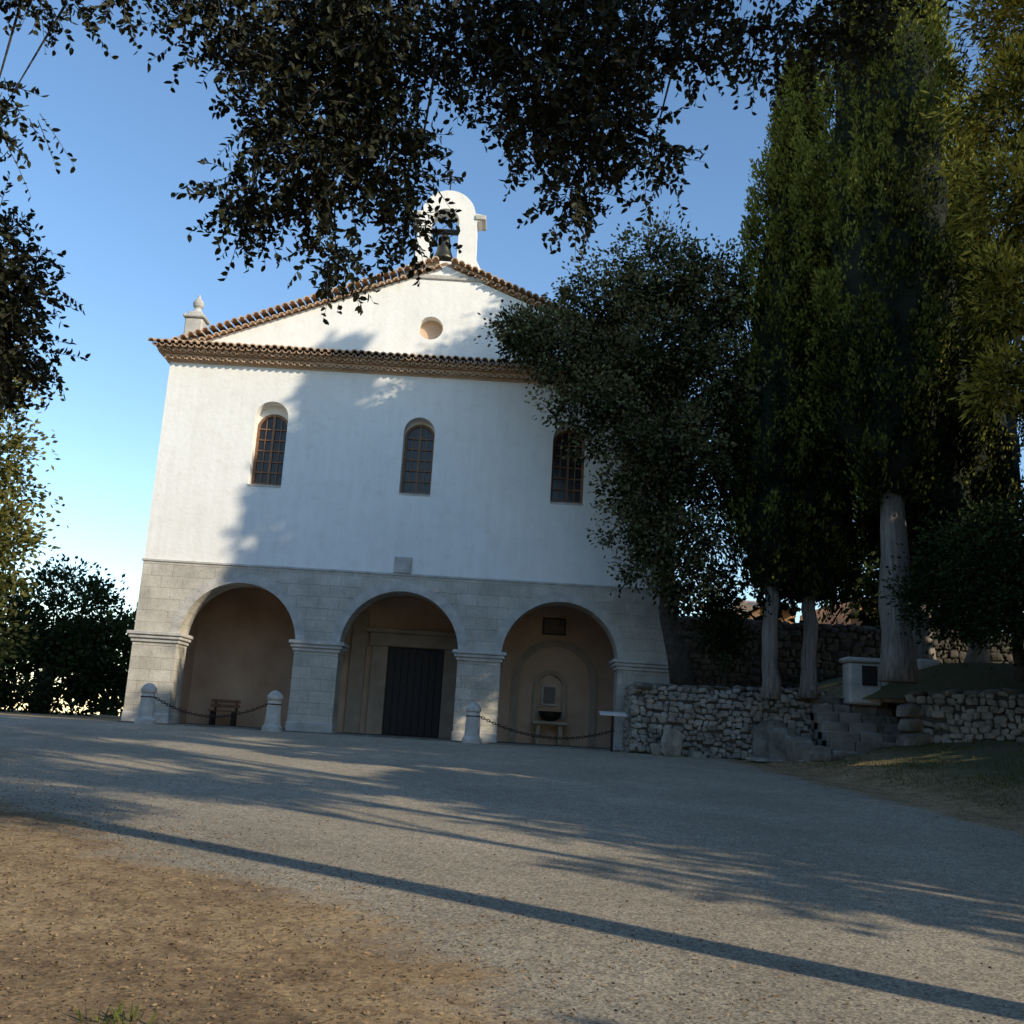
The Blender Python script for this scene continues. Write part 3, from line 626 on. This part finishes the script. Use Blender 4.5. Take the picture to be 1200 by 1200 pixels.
mass=[(x,R.uniform(37.5,43),R.uniform(6,11),2.2,2.0,R.uniform(3,4.5)) for x in np.arange(14.5,34,2.2)]+[(x,R.uniform(36,38),R.uniform(6,8),1.6,1.5,2.0) for x in np.arange(14,30,2.5)]+[(8.8,36,6.5,1.3,1.2,1.4),(6.6,37,5.8,1.0,1.2,1.4)]
P,D,v=crown(mass,30000,60,.9,.5); leaves('background_woodland',P,D,R.uniform(.2,.45,len(P)),R.uniform(.14,.26,len(P)),v,L_DARK)
lc_=[(-9.1,16.6,5.6,1.1,1,1.1),(-8.6,16.4,4.0,.9,1,.9),(-9.3,16.4,7.0,1.0,1,.8),(-9.0,16.3,2.6,1.0,1,1.1)]
tree('strawberry_tree',(-9.7,16.5,.6),(-9.6,16.5,5),.13,lc_,22000,.06,.10,L_LIT,40,.35)

# ---------------------------------------------------------------- near overhanging holm oak (trunk out of view, right)
def spray(name,clumps,parent,dens=5600,hang=.5,mat=L_OAK):
    Ps=[];Ds=[];vs=[];tw=MB()
    for (x,y,z,rx,ry,rz) in clumps:
        nt_=int(dens*rx*rz*3.14/11)+3
        for _ in range(nt_):
            q=unit(R.normal(size=(1,3)))[0]*(R.random()**.5)
            s=np.array([x,y,z])+q*np.array([rx,ry,rz])*.85; d=unit((q*.8+R.normal(0,.5,3)+np.array([0,0,-hang]))[None])[0]
            L=R.uniform(.12,.30); k=R.integers(8,15); u=np.linspace(.1,1,k)
            bend=np.array([0,0,-.12*L])
            pts=s+d*(L*u)[:,None]+bend*(u**2)[:,None]
            tw.tube([s,s+d*L*.5+bend*.25,s+d*L+bend],[.0028,.002,.001],3)
            Ps.append(pts); sd=unit(np.cross(np.broadcast_to(d,(k,3)),R.normal(size=(k,3))))
            Ds.append(d*.55+sd*.9); vs.append(np.clip(R.normal(.4,.2)+R.normal(0,.15,k),0,1))
    P=np.concatenate(Ps); D=np.concatenate(Ds); v=np.concatenate(vs)
    leaves('leaves',P,D,R.uniform(.032,.056,len(P)),R.uniform(.022,.035,len(P)),v,mat,parent,True)
    tw.done('twigs',[M_BARK],parent)
NE=empty('overhanging_holm_oak_tree')
nc_=[(-1.80,5.0,5.40,.26,.4,.22),(-1.35,5.1,5.30,.33,.4,.33),(-.92,5.0,5.25,.32,.4,.42),(-1.38,4.9,4.85,.20,.3,.30),(-1.50,5.0,4.30,.24,.3,.18),(-1.12,4.9,4.40,.28,.3,.30),(-1.00,5.0,4.02,.13,.2,.13),(-.78,5.0,4.60,.24,.3,.30),(-.66,5.1,4.25,.14,.2,.15),(-.95,5.0,4.85,.28,.3,.25),
 (-.40,5.1,5.35,.28,.35,.28),(-.05,5.0,5.05,.24,.3,.25),(.25,5.0,4.80,.26,.3,.26),(.25,5.0,4.42,.14,.2,.16),(.62,5.0,4.68,.18,.25,.13),(.30,5.1,5.25,.34,.35,.27),(.78,5.0,5.42,.28,.35,.15),(1.2,5.1,5.50,.30,.3,.12),(1.65,5.2,5.65,.3,.3,.15),(.0,5.0,5.5,.4,.4,.2),(.0,5.0,4.75,.12,.2,.14),(.45,5.0,4.95,.15,.2,.15),
 (-2.75,5.0,5.45,.25,.3,.10),(-2.35,5.0,5.50,.14,.3,.06),(-2.85,5.0,4.80,.16,.3,.07),(-2.95,5.0,4.62,.10,.3,.10),
 (-1.2,5.3,6.0,.9,.7,.25),(.4,5.3,6.0,.9,.7,.25),(1.9,5.0,6.3,.8,.7,.4),(3.4,4.6,6.4,.9,.8,.5)]
spray('x',nc_,NE)
mb=MB()
mb.tube([(6.4,3.7,-.1),(6.35,3.7,.6),(6.2,3.75,2),(6.0,3.85,3.6),(5.6,4.0,5.0)],[.30,.23,.20,.19,.17],12,0,.05)
mb.tube([(5.6,4.0,5.0),(4.6,4.3,6.0),(3.2,4.6,6.45),(1.6,4.9,6.4),(.2,5.0,6.25),(-1.2,5.05,6.15),(-2.4,5.0,6.05),(-3.2,5,5.9)],[.15,.12,.10,.08,.06,.045,.03,.015],9)
mb.tube([(5.6,4.0,5.0),(6.2,3.6,6.4),(7.2,3.2,7.4)],[.15,.1,.04],8)
for c_ in nc_[:26]:
    tx=c_[0]+R.uniform(-.1,.3); top=Vector((tx,5.0,6.1)); en=Vector((c_[0],c_[1],c_[2]-c_[5]*.5)); md=top.lerp(en,.5)+Vector((R.normal(0,.08),R.normal(0,.05),0))
    mb.tube([top,md,en],[.014,.008,.003],5)
mb.done('trunk_and_limbs',[M_BARK],NE,True)
P,D,v=crown([(7.3,3.0,7.6,1.5,1.3,.9),(6.0,3.6,7.0,1.5,1.0,.8),(4.6,3.0,7.0,1.3,1.2,.7),(3.2,3.4,6.9,1.2,1.0,.5),(5.4,1.8,7.5,1.3,1.2,.8),(8.4,1.6,8.4,1.4,1.3,.9)],20000,50,.35,.3); leaves('upper_foliage',P,D,.10,.06,v,L_OAKD,NE)
NL=empty('evergreen_oak_tree')
spray('x',[(-3.15,5.9,4.12,.28,.35,.30),(-3.05,5.9,3.72,.20,.3,.26),(-3.4,5.9,4.4,.3,.3,.2),(-3.45,6,3.8,.3,.3,.35),(-3.2,5.9,3.45,.13,.2,.15),(-4.0,6,4.3,.4,.4,.5)],NL,5600,.5,L_OAK)
mb=MB(); mb.tube([(-6.5,6.6,.1),(-6.4,6.6,1.5),(-6.0,6.5,3.2),(-5.0,6.2,4.4),(-4.0,6.0,4.6),(-3.3,5.9,4.2),(-3.1,5.9,3.6)],[.25,.2,.17,.09,.05,.02,.006],10); mb.done('trunk_and_limbs',[M_BARK],NL,True)

# ---------------------------------------------------------------- trees outside the frame, on the sunny side (cast the long shadows)
def off_cyp(x,y,zt,r,n=14000,pw=.8,rag=.25):
    z0=float(H(x,y)); e=empty('cypress_tree'); Hh=zt-z0-1.5
    k=n//40; f=R.random(k)**1.1; th=R.random(k)*6.283; rr=r*np.clip((1-f)/.95,0,1)**pw*np.minimum(1,(f+.03)/.08)*(rag+(1.1-rag)*R.random(k))
    si=np.repeat(np.arange(k),40); P=np.stack([x+rr*np.cos(th),y+rr*np.sin(th),z0+1.5+f*Hh],1)[si]+R.normal(0,.2,(len(si),3))
    leaves('foliage',P,np.array([0,0,1.])+R.normal(0,.6,P.shape),.42,.24,R.random(len(P)),L_OAKD,e)
    mb=MB(); mb.tube([(x,y,z0-.2),(x,y,z0+2),(x,y,zt-2)],[.3,.25,.05],8); mb.done('trunk',[M_BARKC],e)
off_cyp(15.6,15.2,24.2,3.4,17000,.8,.1)
off_cyp(19.8,13.2,20.6,3.0,14000)
off_cyp(24.0,10.8,20.0,3.0,10000)
off_cyp(16.3,22.2,18.0,2.5,14000,.4)
off_cyp(18.8,20.4,18.5,2.2,13000,.4)
off_cyp(18.0,27.6,13.5,2.4,9000,.4)
off_cyp(22.0,25.5,14.5,2.4,9000,.4)
def off_oak(x,y,h,r,n=9000,hb=2.2,nm='holm_oak_tree',cl=None,sr=.4):
    z0=float(H(x,y)); cl=cl or [(x+R.normal(0,r*.5),y+R.normal(0,r*.5),z0+hb+(h-hb)*R.uniform(.2,.9),r*.5,r*.5,(h-hb)*.16) for _ in range(9)]
    tree(nm,(x,y,z0-.1),(x,y,z0+h*.75),.19,cl,n,.16,.27,L_OAKD,40,sr,None,(0,0),.6)
off_oak(13.6,13.5,14.0,2.2,9000,7.5)
off_oak(14.5,6.8,8,1.8,6000)
off_oak(17.5,2.6,9,1.8,6000)
off_oak(15.6,.4,7.6,1.3,3500)
off_oak(13.5,10.8,9,1.8,6500,2.0)
off_oak(20.5,8.8,13,2.4,8000,3)
off_oak(23,4.5,13,2.4,7000,4)
off_oak(26,1.0,12,2.0,6000,5)
off_oak(17.0,5.2,10.5,2.0,6000,4)
off_oak(18.5,10.8,12,2.2,7000,4)
off_oak(10.4,-1.6,5.4,.4,700,3.4)
for (x,y,h,tr_) in [(11.5,7.2,14,.16),(12.6,9.3,15,.2),(14.2,4.4,14,.17),(10.4,5.3,12,.13),(16.5,8.2,16,.2),(12.2,2.4,12,.12),(18.5,5.6,16,.2)]:
    z0=float(H(x,y)); cl=[(x+R.normal(0,.9),y+R.normal(0,.9),z0+h-R.uniform(0,3),.9,.9,.6) for _ in range(6)]
    tree('pine_tree',(x,y,z0-.2),(x+R.normal(0,.3),y,z0+h),tr_,cl,4000,.08,.3,L_OAKD,50,.5,M_BARKC)
# unseen woodland behind and left of the viewpoint, added to block sky light
mass=[(x,-13+R.normal(0,1.5),R.uniform(2,12),3,3,3.2) for x in np.arange(-32,9,1.6)]+[(-24-R.uniform(0,4),y,R.uniform(2,10),3,3,3.0) for y in np.arange(-12,24,1.7)]
P,D,v=crown(mass,26000,50,1.0,.4); leaves('sky_blocking_woodland',P,D,R.uniform(.6,1.1,len(P)),R.uniform(.4,.7,len(P)),v,L_DARK)
